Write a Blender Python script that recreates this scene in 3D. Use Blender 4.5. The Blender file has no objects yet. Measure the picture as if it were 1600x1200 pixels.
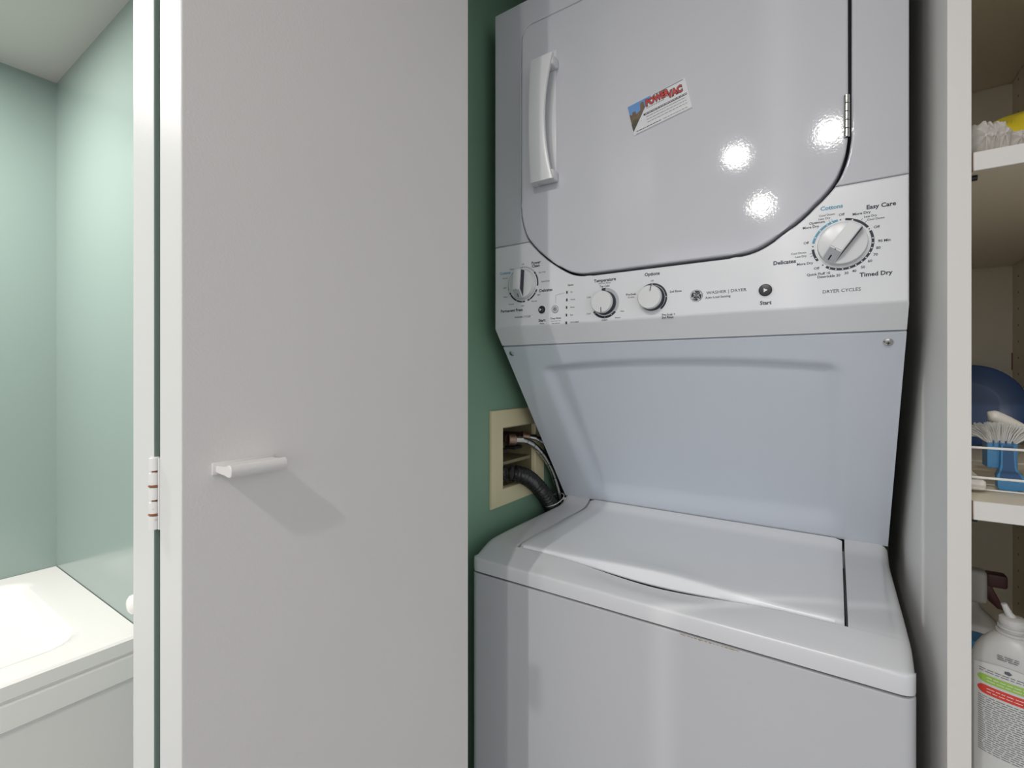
import bpy, bmesh, math, random
from mathutils import Vector, Matrix
from math import sin, cos, pi, radians, sqrt
random.seed(4)
SC = bpy.context.scene
COL = SC.collection
H = 1.20                      # eye height: all z below are measured from it, the floor is z = -H

# ------------------------------------------------------------------ camera, world, lights, exposure
cam = bpy.data.cameras.new('camera')
cam.sensor_width = 36.0
cam.lens = 36.0 * 750 / 1600
cam.shift_y = -0.010
cam.clip_start = 0.02
co = bpy.data.objects.new('camera', cam)
co.location = (0, 0, H)
co.rotation_euler = (radians(90), 0, radians(34))
COL.objects.link(co)
SC.camera = co

w = bpy.data.worlds.new('world')
w.use_nodes = True
w.node_tree.nodes['Background'].inputs[0].default_value = (0.95, 0.97, 1.0, 1)
w.node_tree.nodes['Background'].inputs[1].default_value = 1.25
SC.world = w

def lamp(name, loc, power, size=0.055, col=(1.0, 0.965, 0.92)):
    l = bpy.data.lights.new(name, 'AREA')
    l.shape = 'DISK'; l.size = size; l.energy = power; l.color = col
    o = bpy.data.objects.new(name, l)
    o.location = (loc[0], loc[1], loc[2] + H)
    COL.objects.link(o)
    return o
CEIL = 1.12
lamp('ceiling_lamp', (-0.418, -1.03, CEIL - .012), 11)
lamp('ceiling_lamp', (-0.404, -1.91, CEIL - .012), 11)
lamp('ceiling_lamp', (-0.021, -1.00, CEIL - .012), 11)
lamp('ceiling_lamp', (-1.95, -0.12, CEIL - .012), 25)

SC.view_settings.view_transform = 'Standard'
SC.view_settings.look = 'None'
SC.view_settings.exposure = 0.10
SC.view_settings.gamma = 1.0
SC.view_settings.use_curve_mapping = False

# ------------------------------------------------------------------ materials
def mat(name, col, rough=.5, metal=0., bump=0., bscale=200., spec=.5, coat=0., vary=0., vscale=6., trans=0., alpha=1., emit=None):
    m = bpy.data.materials.new(name); m.use_nodes = True
    nt = m.node_tree; b = nt.nodes['Principled BSDF']
    b.inputs['Base Color'].default_value = (*col, 1)
    b.inputs['Roughness'].default_value = rough
    b.inputs['Metallic'].default_value = metal
    b.inputs['Specular IOR Level'].default_value = spec
    b.inputs['Coat Weight'].default_value = coat
    b.inputs['Coat Roughness'].default_value = .05
    b.inputs['Transmission Weight'].default_value = trans
    b.inputs['Alpha'].default_value = alpha
    tc = nt.nodes.new('ShaderNodeTexCoord')
    if bump:
        n = nt.nodes.new('ShaderNodeTexNoise'); n.inputs['Scale'].default_value = bscale; n.inputs['Detail'].default_value = 3
        nt.links.new(tc.outputs['Object'], n.inputs['Vector'])
        bp = nt.nodes.new('ShaderNodeBump'); bp.inputs['Strength'].default_value = bump; bp.inputs['Distance'].default_value = .002
        nt.links.new(n.outputs['Fac'], bp.inputs['Height']); nt.links.new(bp.outputs['Normal'], b.inputs['Normal'])
        if coat: nt.links.new(bp.outputs['Normal'], b.inputs['Coat Normal'])
    if vary:
        n = nt.nodes.new('ShaderNodeTexNoise'); n.inputs['Scale'].default_value = vscale; n.inputs['Detail'].default_value = 4
        nt.links.new(tc.outputs['Object'], n.inputs['Vector'])
        mx = nt.nodes.new('ShaderNodeMix'); mx.data_type = 'RGBA'
        mx.inputs['A'].default_value = (*[c * (1 - vary) for c in col], 1)
        mx.inputs['B'].default_value = (*[min(1, c * (1 + vary)) for c in col], 1)
        nt.links.new(n.outputs['Fac'], mx.inputs['Factor']); nt.links.new(mx.outputs['Result'], b.inputs['Base Color'])
    return m

M = {}
M['enamel'] = mat('white_enamel', (.52, .525, .55), .45, bump=.03, bscale=420, spec=.32)
M['gloss_enamel'] = mat('glossy_white_enamel', (.63, .635, .675), .05, bump=.024, bscale=330, spec=.5)
M['lid_plastic'] = mat('white_lid_plastic', (.82, .83, .855), .22, bump=.02, bscale=900)
M['top_plastic'] = mat('white_top_plastic', (.68, .687, .71), .22, bump=.02, bscale=900)
M['plastic'] = mat('white_plastic', (.78, .79, .815), .24, bump=.02, bscale=900)
M['panel_enamel'] = mat('cool_white_enamel', (.68, .725, .80), .2, bump=.04, bscale=420)
M['knob'] = mat('white_knob_plastic', (.74, .745, .755), .25)
M['black'] = mat('black_plastic', (.012, .013, .016), .35)
M['seal'] = mat('dark_gap_rubber', (.015, .016, .022), .6)
M['ink'] = mat('dark_ink', (.03, .035, .05), .6)
M['grey_ink'] = mat('grey_ink', (.10, .105, .12), .6)
M['blue_ink'] = mat('blue_ink', (.13, .36, .50), .6)
M['pale_ring'] = mat('pale_grey_ring', (.48, .50, .53), .5)
M['white_ink'] = mat('white_ink', (.85, .85, .86), .5)
M['red_ink'] = mat('red_ink', (.62, .05, .035), .5)
M['card'] = mat('glossy_card', (.74, .74, .76), .3)
M['chrome'] = mat('brushed_steel', (.62, .62, .60), .22, metal=1., bump=.02, bscale=300)
M['door_paint'] = mat('off_white_paint', (.69, .668, .655), .48, bump=.11, bscale=420, vary=.015)
M['edge_paint'] = mat('white_edge_paint', (.66, .66, .645), .45, bump=.05, bscale=150)
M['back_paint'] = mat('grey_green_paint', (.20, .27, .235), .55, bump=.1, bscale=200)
M['green'] = mat('green_wall_paint', (.215, .37, .255), .5, bump=.08, bscale=260)
M['tub_wall'] = mat('pale_green_gloss_paint', (.29, .368, .338), .17, bump=.006, bscale=60, spec=.55)
M['ceiling'] = mat('ceiling_paint', (.62, .60, .575), .8, bump=.1, bscale=120)
M['wall_white'] = mat('room_wall_paint', (.66, .65, .62), .7, bump=.05, bscale=120)
M['tub'] = mat('white_acrylic', (.90, .875, .85), .18, spec=.5)
M['melamine'] = mat('white_melamine', (.88, .865, .83), .42, bump=.02, bscale=300)
M['edge_band'] = mat('grey_white_edge_banding', (.69, .67, .645), .45)
M['shelf_in'] = mat('cabinet_interior_melamine', (.84, .765, .62), .5, vary=.03, vscale=3)
M['raw_edge'] = mat('brown_particleboard', (.16, .09, .06), .8, bump=.4, bscale=400, vary=.3, vscale=120)
M['beige'] = mat('beige_outlet_plastic', (.74, .67, .42), .4, bump=.03, bscale=300, vary=.05)
M['dark_beige'] = mat('shaded_beige_plastic', (.30, .26, .15), .5, vary=.2, vscale=40)  # box beige darkened: the interior's shade is put into the colour
M['dark_void'] = mat('dark_plastic_and_shade', (.03, .03, .028), .6, vary=.4, vscale=40)  # valve parts, and painted shade on the plates inside the outlet box
M['hose_black'] = mat('black_ribbed_hose', (.014, .014, .014), .24)
M['brass'] = mat('aged_valve_metal', (.33, .22, .16), .4, metal=.9, vary=.3, vscale=60)
M['riser'] = mat('grey_riser_steel', (.12, .12, .125), .5)
M['tie'] = mat('clear_nylon', (.75, .75, .72), .35)
M['blue_plate'] = mat('deep_blue_ceramic', (.030, .085, .24), .3)
M['blue'] = mat('bright_blue_plastic', (.045, .20, .40), .35)
M['blue_dark'] = mat('shaded_blue_insert', (.016, .075, .19), .4)
M['bristle'] = mat('white_nylon_bristle', (.72, .71, .68), .5)
M['offwhite'] = mat('off_white_plastic', (.74, .71, .66), .4)
M['wire'] = mat('white_coated_wire', (.78, .76, .72), .3)
M['paper'] = mat('crumpled_white_paper', (.66, .63, .60), .8, bump=.3, bscale=60)
M['yellow'] = mat('yellow_plastic_film', (.66, .52, .02), .18, bump=.25, bscale=30, spec=.7)
M['bottle'] = mat('white_bottle_plastic', (.50, .50, .49), .35)
M['label'] = mat('paper_label', (.60, .61, .60), .45)
M['green_ink'] = mat('green_ink', (.30, .50, .09), .5)
M['darkred'] = mat('dark_red_plastic', (.06, .012, .014), .4)
M['cream'] = mat('pale_cream_card', (.62, .60, .46), .6)
M['floor'] = mat('grey_floor_tile', (.20, .195, .19), .35, vary=.04, vscale=4)
M['sky'] = mat('printed_blue_sky', (.13, .30, .62), .35)
M['city'] = mat('printed_brown_city', (.16, .10, .05), .35, vary=.6, vscale=120)
M['city_green'] = mat('printed_olive_land', (.06, .065, .03), .35, vary=.5, vscale=90)

# painted hinge with rust in its joints (a stain that follows height on the barrel)
def rust_mat():
    m = mat('painted_hinge_steel', (.72, .71, .69), .4)
    nt = m.node_tree; b = nt.nodes['Principled BSDF']
    tc = nt.nodes.new('ShaderNodeTexCoord'); n = nt.nodes.new('ShaderNodeTexNoise')
    n.inputs['Scale'].default_value = 180; n.inputs['Detail'].default_value = 4
    nt.links.new(tc.outputs['Object'], n.inputs['Vector'])
    r = nt.nodes.new('ShaderNodeValToRGB')
    r.color_ramp.elements[0].position = .62; r.color_ramp.elements[0].color = (.72, .71, .69, 1)
    r.color_ramp.elements[1].position = .78; r.color_ramp.elements[1].color = (.42, .20, .10, 1)
    nt.links.new(n.outputs['Fac'], r.inputs['Fac']); nt.links.new(r.outputs['Color'], b.inputs['Base Color'])
    return m
M['hinge'] = rust_mat()
M['stain'] = mat('tan_rust_stain', (.36, .27, .15), .7, vary=.5, vscale=250)
M['rust'] = mat('rust', (.26, .085, .035), .8, vary=.5, vscale=300)

# ------------------------------------------------------------------ helpers
BASE = {}
def tag(o, label=None, cat=None, group=None, kind=None):
    if label: o['label'] = label
    if cat: o['category'] = cat
    if group: o['group'] = group
    if kind: o['kind'] = kind
    return o

def thing(name, base, label, cat, rotz=0., group=None, kind=None):
    o = bpy.data.objects.new(name, None)
    o.empty_display_size = .05
    o.location = (base[0], base[1], base[2] + H); o.rotation_euler = (0, 0, rotz)
    COL.objects.link(o); BASE[o] = Vector(base)
    return tag(o, label, cat, group, kind)

def obj(name, bm, m, parent=None, smooth=True, local=False, wn=False, label=None, base=None, stuff=False):
    """one mesh object; bm holds scene coordinates (or the parent's own when local)"""
    bmesh.ops.recalc_face_normals(bm, faces=bm.faces)
    me = bpy.data.meshes.new(name)
    if parent is not None:
        bs = BASE.get(parent, Vector((0, 0, 0)))
    else:
        bs = Vector(base) if base else Vector((0, 0, 0))
    if not local:
        bmesh.ops.translate(bm, verts=bm.verts, vec=-bs)
    bm.to_mesh(me); bm.free()
    if isinstance(m, (list, tuple)):
        for k in m: me.materials.append(M[k])
    else:
        me.materials.append(M[m])
    for p in me.polygons: p.use_smooth = smooth
    o = bpy.data.objects.new(name, me)
    COL.objects.link(o)
    if parent is not None:
        o.parent = parent
        BASE[o] = bs
    else:
        o.location = (bs.x, bs.y, bs.z + H)
    if smooth and wn:
        w_ = o.modifiers.new('wn', 'WEIGHTED_NORMAL'); w_.keep_sharp = True
    if smooth:
        me.set_sharp_from_angle(angle=radians(38))
    if label: o['label'] = label
    if stuff: o['kind'] = 'stuff'
    return o

def box(bm, x0, x1, y0, y1, z0, z1, bev=0., seg=2, matrix=None):
    r = bmesh.ops.create_cube(bm, size=1.)
    vs = r['verts']
    for v in vs:
        v.co = Vector((x0 + (v.co.x + .5) * (x1 - x0), y0 + (v.co.y + .5) * (y1 - y0), z0 + (v.co.z + .5) * (z1 - z0)))
    if bev:
        es = list({e for v in vs for e in v.link_edges})
        r2 = bmesh.ops.bevel(bm, geom=es, offset=bev, segments=seg, profile=.5, affect='EDGES')
        vs = list({v for f in r2['faces'] for v in f.verts} | {v for v in vs if v.is_valid})
    if matrix is not None:
        bmesh.ops.transform(bm, matrix=matrix, verts=vs)
    return vs

def B(*a, **k):
    bm = bmesh.new(); box(bm, *a, **k); return bm

def prism(bm, pts, y0, y1, bev=0., seg=3, tweak=None):
    """outline pts (x, z) facing -Y at y0, pushed back to y1; the front rim is rounded"""
    vs = [bm.verts.new((p[0], y0, p[1])) for p in pts]
    f = bm.faces.new(vs)
    r = bmesh.ops.extrude_face_region(bm, geom=[f])
    nv = [g for g in r['geom'] if isinstance(g, bmesh.types.BMVert)]
    for v in nv: v.co.y = y1
    if tweak: tweak(nv)
    if bev:
        es = [e for e in bm.edges if e.verts[0] in vs and e.verts[1] in vs]
        bmesh.ops.bevel(bm, geom=es, offset=bev, segments=seg, profile=.5, affect='EDGES')
    return bm

def catmull(pts, n=6, closed=False):
    out = []; k = len(pts)
    rng = range(k if closed else k - 1)
    P = [Vector(p) for p in pts]
    for i in rng:
        p0 = P[(i - 1) % k] if closed or i > 0 else P[i]
        p1 = P[i]; p2 = P[(i + 1) % k]
        p3 = P[(i + 2) % k] if closed or i + 2 < k else P[(i + 1) % k]
        for j in range(n):
            t = j / n
            out.append(.5 * ((2 * p1) + (p2 - p0) * t + (2 * p0 - 5 * p1 + 4 * p2 - p3) * t * t + (3 * p1 - p0 - 3 * p2 + p3) * t ** 3))
    if not closed: out.append(P[-1])
    return out

def tube(bm, pts, rad, n=12, caps=True):
    """tube along 3-D pts; rad is a number or a function of (index, length so far)"""
    pts = [Vector(p) for p in pts]; rings = []; L = 0.
    up = None
    for i, p in enumerate(pts):
        d = (pts[min(i + 1, len(pts) - 1)] - pts[max(i - 1, 0)]).normalized()
        if up is None:
            up = d.orthogonal().normalized()
        up = (up - d * up.dot(d)).normalized()
        sd = d.cross(up)
        if i: L += (p - pts[i - 1]).length
        r = rad(i, L) if callable(rad) else rad
        rings.append([bm.verts.new(p + (up * cos(2 * pi * k / n) + sd * sin(2 * pi * k / n)) * r) for k in range(n)])
    for a, b in zip(rings, rings[1:]):
        for k in range(n):
            bm.faces.new((a[k], a[(k + 1) % n], b[(k + 1) % n], b[k]))
    if caps:
        bm.faces.new(rings[0][::-1]); bm.faces.new(rings[-1])
    return bm

def lathe(bm, prof, c, axis='Z', n=32, sy=1.):
    """prof: (radius, height along axis). axis '-Y' lets height run toward the viewer"""
    rings = []
    for r, h in prof:
        ring = []
        for k in range(n):
            a = 2 * pi * k / n
            if axis == 'Z': v = (c[0] + r * cos(a), c[1] + r * sin(a) * sy, c[2] + h)
            else: v = (c[0] + r * cos(a), c[1] - h, c[2] + r * sin(a))
            ring.append(bm.verts.new(v))
        rings.append(ring)
    for a, b in zip(rings, rings[1:]):
        for k in range(n):
            bm.faces.new((a[k], a[(k + 1) % n], b[(k + 1) % n], b[k]))
    bm.faces.new(rings[0][::-1]); bm.faces.new(rings[-1])
    return bm

def grid(bm, nx, ny, fn):
    vs = [[bm.verts.new(fn(i / nx, j / ny)) for j in range(ny + 1)] for i in range(nx + 1)]
    for i in range(nx):
        for j in range(ny):
            bm.faces.new((vs[i][j], vs[i + 1][j], vs[i + 1][j + 1], vs[i][j + 1]))
    return vs

def flat(bm, pts, y):
    """flat print: polygon pts (x, z) in the plane y, facing -Y"""
    a = sum(p[0] * q[1] - q[0] * p[1] for p, q in zip(pts, pts[1:] + pts[:1]))
    if a < 0: pts = pts[::-1]
    return bm.faces.new([bm.verts.new((p[0], y, p[1])) for p in pts])

def ribbon(bm, pts, wd, y):
    for p, q in zip(pts, pts[1:]):
        d = Vector((q[0] - p[0], q[1] - p[1])); L = d.length
        if L < 1e-7: continue
        d /= L; nrm = Vector((-d.y, d.x)) * wd / 2; e = d * wd * .2
        p_ = Vector(p) - e; q_ = Vector(q) + e
        flat(bm, [tuple(p_ + nrm), tuple(p_ - nrm), tuple(q_ - nrm), tuple(q_ + nrm)], y)

def arc(bm, c, r0, r1, a0, a1, y, step=5):
    """flat ring piece; angles clockwise from the top, in degrees"""
    n = max(1, int(abs(a1 - a0) / step)); f = lambda r, a: (c[0] + r * sin(radians(a)), c[1] + r * cos(radians(a)))
    for k in range(n):
        b0 = a0 + (a1 - a0) * k / n; b1 = a0 + (a1 - a0) * (k + 1) / n
        flat(bm, [f(r0, b0), f(r1, b0), f(r1, b1), f(r0, b1)], y)

def disc(bm, c, r, y, n=20):
    flat(bm, [(c[0] + r * cos(2 * pi * k / n), c[1] + r * sin(2 * pi * k / n)) for k in range(n)], y)

def text(bm, s, x, z, size, y, bold=0., rot=0., shear=0., mtx=None, width=None):
    cu = bpy.data.curves.new('t', 'FONT'); cu.body = s; cu.size = 1.; cu.align_x = 'CENTER'; cu.align_y = 'CENTER'
    cu.offset = bold; cu.resolution_u = 2; cu.shear = shear
    o = bpy.data.objects.new('t', cu)
    me = bpy.data.meshes.new_from_object(o)
    n0 = len(bm.verts); bm.from_mesh(me); bm.verts.ensure_lookup_table()
    vs = bm.verts[n0:]
    sx = size
    if width:
        xs = [v.co.x for v in vs]; sx = width / (max(xs) - min(xs))
    for v in vs:
        px, py = v.co.x * sx, v.co.y * size
        qx = px * cos(rot) - py * sin(rot); qz = px * sin(rot) + py * cos(rot)
        v.co = Vector((x + qx, y, z + qz))
    if mtx is not None: bmesh.ops.transform(bm, matrix=mtx, verts=list(vs))
    bpy.data.objects.remove(o); bpy.data.curves.remove(cu); bpy.data.meshes.remove(me)

def pobj(name, bm, m, parent, **k):      # flat print keeps its own facing
    me = bpy.data.meshes.new(name)
    bs = BASE.get(parent, Vector((0, 0, 0)))
    if not k.get('local'): bmesh.ops.translate(bm, verts=bm.verts, vec=-bs)
    bm.to_mesh(me); bm.free(); me.materials.append(M[m])
    o = bpy.data.objects.new(name, me); COL.objects.link(o); o.parent = parent; BASE[o] = bs
    if k.get('label'): o['label'] = k['label']
    if 'printed' in name or name == 'rust_chip': o['kind'] = 'stuff'
    return o

def sstep(t):
    t = max(0., min(1., t)); return t * t * (3 - 2 * t)

# ------------------------------------------------------------------ the room
def struct(name, bm, m, label, smooth=False):
    o = obj(name, bm, m, None, smooth=smooth)
    return tag(o, label, None, None, 'structure')

struct('floor', B(-2.7, 5.0, -7.0, 1.7, -H - .06, -H), 'floor', 'grey tiled bathroom floor')
struct('ceiling', B(-2.7, 1.8, -2.8, 1.7, CEIL, CEIL + .06), 'ceiling', 'plain off-white ceiling above the tub and closet')
TX, TY, WX = -2.49, .552, -.64            # tub side wall, tub end wall, closet side wall
struct('wall_left', B(TX - .08, TX, -2.8, TY + .1, -H, CEIL), 'tub_wall', 'glossy pale green wall along the far side of the bathtub')
struct('wall_front', B(TX, -.615, TY, TY + .12, -H, CEIL), 'tub_wall', 'glossy pale green wall at the end of the bathtub')
struct('wall_header', B(-.615, .345, TY, TY + .12, .86, CEIL), 'wall_white', 'wall strip above the closet opening')
struct('wall_right', B(.345, 1.8, TY, TY + .12, -H, CEIL), 'wall_white', 'white wall right of the closet opening')
struct('wall_back', B(WX - .1, .42, 1.46, 1.52, -H, CEIL), 'green', 'dark green wall at the back of the laundry closet')
# closet side wall with the hole for the outlet box
OY0, OY1, OZ0, OZ1 = .904, 1.045, -.264, -.1255
bm = bmesh.new()
box(bm, WX - .1, WX, TY + .12, OY0, -H, CEIL); box(bm, WX - .1, WX, OY1, 1.46, -H, CEIL)
box(bm, WX - .1, WX, OY0, OY1, -H, OZ0); box(bm, WX - .1, WX, OY0, OY1, OZ1, CEIL)
struct('wall_closet', bm, 'green', 'dark green side wall of the laundry closet, behind the appliance')
struct('wall_closet_right', B(.345, .42, TY + .12, 1.46, -H, CEIL), 'wall_white', 'wall on the right side of the closet')

# ------------------------------------------------------------------ bathtub
t = thing('bathtub', (-2.065, -.2, -H), 'white built-in bathtub with a stepped front under the pale green walls', 'bathtub')
TZ = -.74
X0, X1, Y0, Y1 = TX + .002, -1.64, -1.05, TY - .002
bm = bmesh.new()
def tubfn(u, v):
    # u across, v along: flat deck outside, basin inside
    x = X0 + (X1 - .006 - X0) * u; y = Y0 + (Y1 - Y0) * v
    dx = min(x - (X0 + .07), (X1 - .10) - x); dy = min(y - (Y0 + .10), (Y1 - .10) - y)
    d = min(dx, dy)
    if dx < .10 and dy < .10 and dx > -.0 and dy > -.0:
        d = .10 - sqrt((.10 - dx) ** 2 + (.10 - dy) ** 2)
    z = TZ - .30 * sstep(d / .16) if d > 0 else TZ
    if d <= 0: z = TZ
    return (x, y, z)
grid(bm, 60, 90, tubfn)
obj('tub_basin', bm, 'tub', t)
bm = bmesh.new()
prof = [(X1 - .006, TZ), (X1, TZ - .006), (X1, TZ - .040), (X1 - .012, TZ - .046), (X1 - .012, TZ - .052),
        (X1 - .004, TZ - .056), (X1 - .004, TZ - .116), (X1 - .014, TZ - .122), (X1 - .016, TZ - .128), (X1 - .018, -H)]
rows = [[bm.verts.new((x, y, z)) for x, z in prof] for y in (Y0, Y1)]
for k in range(len(prof) - 1): bm.faces.new((rows[0][k], rows[1][k], rows[1][k + 1], rows[0][k + 1]))
obj('tub_apron', bm, 'tub', t)
k = thing('wall_knob', (-1.690, TY - .012, -.669), 'small white round fitting on the green wall just above the tub rim', 'fitting')
bm = bmesh.new(); lathe(bm, [(.016, 0), (.026, .003), (.028, .010), (.026, .018), (.018, .024), (.004, .026)], (-1.690, TY, -.669), '-Y', 24)
obj('knob_cap', bm, 'tub', k)

# ------------------------------------------------------------------ folding closet door
D1 = -.460; TH = .044
d = thing('door_1', (-.51, .20, -H), 'off-white bifold closet door folded open beside the washer', 'door', kind='structure')
YN, YF = .1805, .564
bm = bmesh.new(); box(bm, D1 - TH, D1, YN, YF, -H + .012, .85, .0016, 2)
for f in bm.faces:
    c = f.calc_center_median(); f.material_index = 1 if (f.normal.y < -.5 and c.y < YN + .01) else 0
o = obj('door_panel', bm, ['door_paint', 'edge_paint'], d, wn=True, label='off-white door leaf with the pull on its face')
bm = bmesh.new(); box(bm, -.566, -.5168, YN, YF, -H + .012, .85, .0016, 2)
for f in bm.faces:
    c = f.calc_center_median()
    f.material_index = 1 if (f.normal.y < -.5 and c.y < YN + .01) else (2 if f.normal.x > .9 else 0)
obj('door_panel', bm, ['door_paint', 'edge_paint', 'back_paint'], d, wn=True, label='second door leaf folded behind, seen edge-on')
# pull: a ledge with a beaded outer edge
bm = bmesh.new()
cs = [(0, -.0035), (0, .0035), (.018, .0032), (.0205, .0048), (.0235, .0055), (.0262, .0046), (.0278, .002), (.0278, -.003), (.0262, -.0052), (.0235, -.0058), (.0205, -.0048), (.018, -.0036)]
ra = [bm.verts.new((D1 + x, .2075, -.0850 + z)) for x, z in cs]; rb = [bm.verts.new((D1 + x, .2595, -.0850 + z)) for x, z in cs]
for k in range(len(cs)):
    bm.faces.new((ra[k], ra[(k + 1) % len(cs)], rb[(k + 1) % len(cs)], rb[k]))
bm.faces.new(ra); bm.faces.new(rb)
bmesh.ops.bevel(bm, geom=[e for e in bm.edges if abs(e.verts[0].co.y - e.verts[1].co.y) < 1e-5], offset=.0006, segments=1, affect='EDGES')
pl = obj('door_pull', bm, 'door_paint', d, label='white painted ledge pull')
obj('pull_plate', B(D1 - .0002, D1 + .0014, .2045, .2615, -.0905, -.0795, .0006), 'door_paint', pl)
# hinge
hb = obj('hinge', tube(bmesh.new(), [(-.5104, YN - .0015, -.0760), (-.5104, YN - .0015, -.1395)], .0022, 10), 'rust', d, label='white painted hinge with rust in its joints')
zs = [-.0747, -.0882, -.1012, -.1145, -.1268, -.1412]
for a, b in zip(zs, zs[1:]):
    bm = bmesh.new(); lathe(bm, [(.0026, b + .0006), (.0042, b + .0012), (.0043, a - .0014), (.0026, a - .0006)], (-.5104, YN - .0016, 0), 'Z', 16)
    obj('hinge_knuckle', bm, 'hinge', hb)
for k in (2, 4):
    bm = bmesh.new(); lathe(bm, [(.0036, zs[k] - .0010), (.0050, zs[k] - .0003), (.0050, zs[k] + .0003), (.0036, zs[k] + .0012)], (-.5104, YN - .0014, 0), 'Z', 14)
    obj('rust_ring', bm, 'rust', hb)
for sx0, sx1 in ((-.5250, -.5120), (-.5088, -.4975)):
    obj('hinge_leaf', B(sx0 if sx0 < -.512 else -.506, -.5140 if sx0 < -.512 else -.5030, YN - .0006, YN + .004, -.140, -.076), 'edge_paint', hb)

# ------------------------------------------------------------------ stacked washer and dryer
XL, XR = -.599, .081
L = thing('stacked_washer_dryer', (-.259, 1.08, -H), 'white stacked washer and dryer filling the green closet', 'washer dryer')
FY = .823
# washer body
bm = bmesh.new(); box(bm, XL, XR, .742, 1.42, -H + .01, -.3905)
es = [e for e in bm.edges if abs(e.verts[0].co.z - e.verts[1].co.z) > .3 and e.verts[0].co.y < .8]
bmesh.ops.bevel(bm, geom=es, offset=.016, segments=5, profile=.5, affect='EDGES')
es = [e for e in bm.edges if min(e.verts[0].co.z, e.verts[1].co.z) > -.395]
bmesh.ops.bevel(bm, geom=es, offset=.003, segments=2, profile=.5, affect='EDGES')
obj('washer_cabinet', bm, 'enamel', L, wn=True)
wc_ = [o for o in L.children if o.name.startswith('washer_cabinet')][0]
bm = bmesh.new(); rr = random.Random(2)
for k in range(16):
    x = -.196 + .0052 * k + rr.uniform(-.001, .001); hh = rr.uniform(.0006, .0016) * (1.3 - abs(k - 6) / 12)
    flat(bm, [(x, -.3918), (x + rr.uniform(.003, .0062), -.3919), (x + .004, -.3922 - hh), (x + .001, -.3922 - hh * .7)], .74185)
pobj('rust_chip', bm, 'stain', wc_, label='thin tan rust stain along the seam')
obj('cabinet_seam', B(XL + .010, XR - .010, .7475, 1.41, -.3915, -.3845), 'seal', L)

def bump_x(x):
    return sstep(1 - abs(x + .25) / .20)
TOPP = [(.7425, -.3875), (.7418, -.380), (.7418, -.3660), (.7422, -.3636), (.7435, -.3616), (.7460, -.3602), (.755, -.3566), (.765, -.3525), (.775, -.3485), (.785, -.3448), (.7905, -.3432),
        (.7925, -.3425), (.7935, -.3424), (.797, -.3415), (.803, -.3402), (.82, -.3390), (.86, -.338), (.95, -.338), (1.05, -.338), (1.09, -.338), (1.105, -.3362), (1.12, -.332), (1.132, -.3245), (1.140, -.3215)]
LX0, LX1 = -.5255, .0135
xs = [XL, XL + .0015, XL + .005, XL + .010, XL + .016, XL + .022, -.56, LX0 - .003, LX0 - .0005, LX0 + .0005]
n = 34
xs += [LX0 + (LX1 - LX0) * k / n for k in range(1, n)]
xs += [LX1 - .0005, LX1 + .0005, LX1 + .003, .04, XR - .022, XR - .016, XR - .010, XR - .005, XR - .0015, XR]
bm = bmesh.new(); V = []
for x in xs:
    e = max(0., .016 - (x - XL), .016 - (XR - x)) / .016
    drop = .016 * (1 - sqrt(max(0., 1 - e * e)))
    col_ = []
    for i, (y, z) in enumerate(TOPP):
        yy = y + (.016 * (1 - sqrt(max(0., 1 - e * e))) if y < .80 else 0) * max(0, 1 - (y - .742) / .06)
        zz = z - drop * (1 if y > .755 else max(0, (y - .742) / .013))
        if LX0 < x < LX1 and y > .7928: zz -= .026
        elif LX0 < x < LX1 and .757 < y < .7928: zz -= .0125 * bump_x(x) * sstep((y - .757) / .034)
        col_.append(bm.verts.new((x, yy, zz)))
    V.append(col_)
for i in range(len(xs) - 1):
    for j in range(len(TOPP) - 1):
        bm.faces.new((V[i][j], V[i + 1][j], V[i + 1][j + 1], V[i][j + 1]))
# side skirts and underside so that the top is a closed tray
for col_ in (V[0], V[-1]):
    lo = [bm.verts.new((v.co.x, v.co.y, -.3880)) for v in col_]
    for j in range(len(col_) - 1): bm.faces.new((col_[j], col_[j + 1], lo[j + 1], lo[j]))
obj('washer_top', bm, 'top_plastic', L)
# lid
bm = bmesh.new(); V = []
n = 48; a0, a1 = -.5215, .0100
for k in range(n + 1):
    x = a0 + (a1 - a0) * k / n; b = bump_x(x)
    e = max(0., .010 - (x - a0), .010 - (a1 - x)) / .010
    dr = .004 * (1 - sqrt(max(0., 1 - e * e))); cor = .008 * (1 - sqrt(max(0., 1 - e * e)))
    ye = .7965 + .0105 * b + cor
    pr = [(1.136, -.334), (1.136, -.322), (1.132, -.3228), (1.120, -.3300), (1.107, -.3338), (1.09, -.3352), (1.0, -.3352), (.90, -.3352), (.84, -.3354),
          (ye + .030, -.3355 + .0008 * b), (ye + .018, -.3360 + .0020 * b), (ye + .009, -.3366 + .0030 * b), (ye + .0035, -.3374 + .0034 * b), (ye + .001, -.3388 + .0034 * b), (ye, -.3405 + .0030 * b), (.7962 + .004 * b, -.343 - .0112 * b), (.7965 + .005 * b, -.3455 - .0112 * b), (.801 + .012 * b, -.349 - .008 * b), (.86, -.349 - .004 * b)]
    V.append([bm.verts.new((x, y, z - dr)) for y, z in pr])
for i in range(n):
    for j in range(len(V[0]) - 1): bm.faces.new((V[i][j], V[i + 1][j], V[i + 1][j + 1], V[i][j + 1]))
for c in (V[0], V[-1]):
    try: bm.faces.new(c)
    except Exception: pass
obj('washer_lid', bm, 'lid_plastic', L)
obj('lid_well', B(LX0 + .001, LX1 - .001, .7945, 1.135, -.3655, -.3638), 'seal', L)

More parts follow.
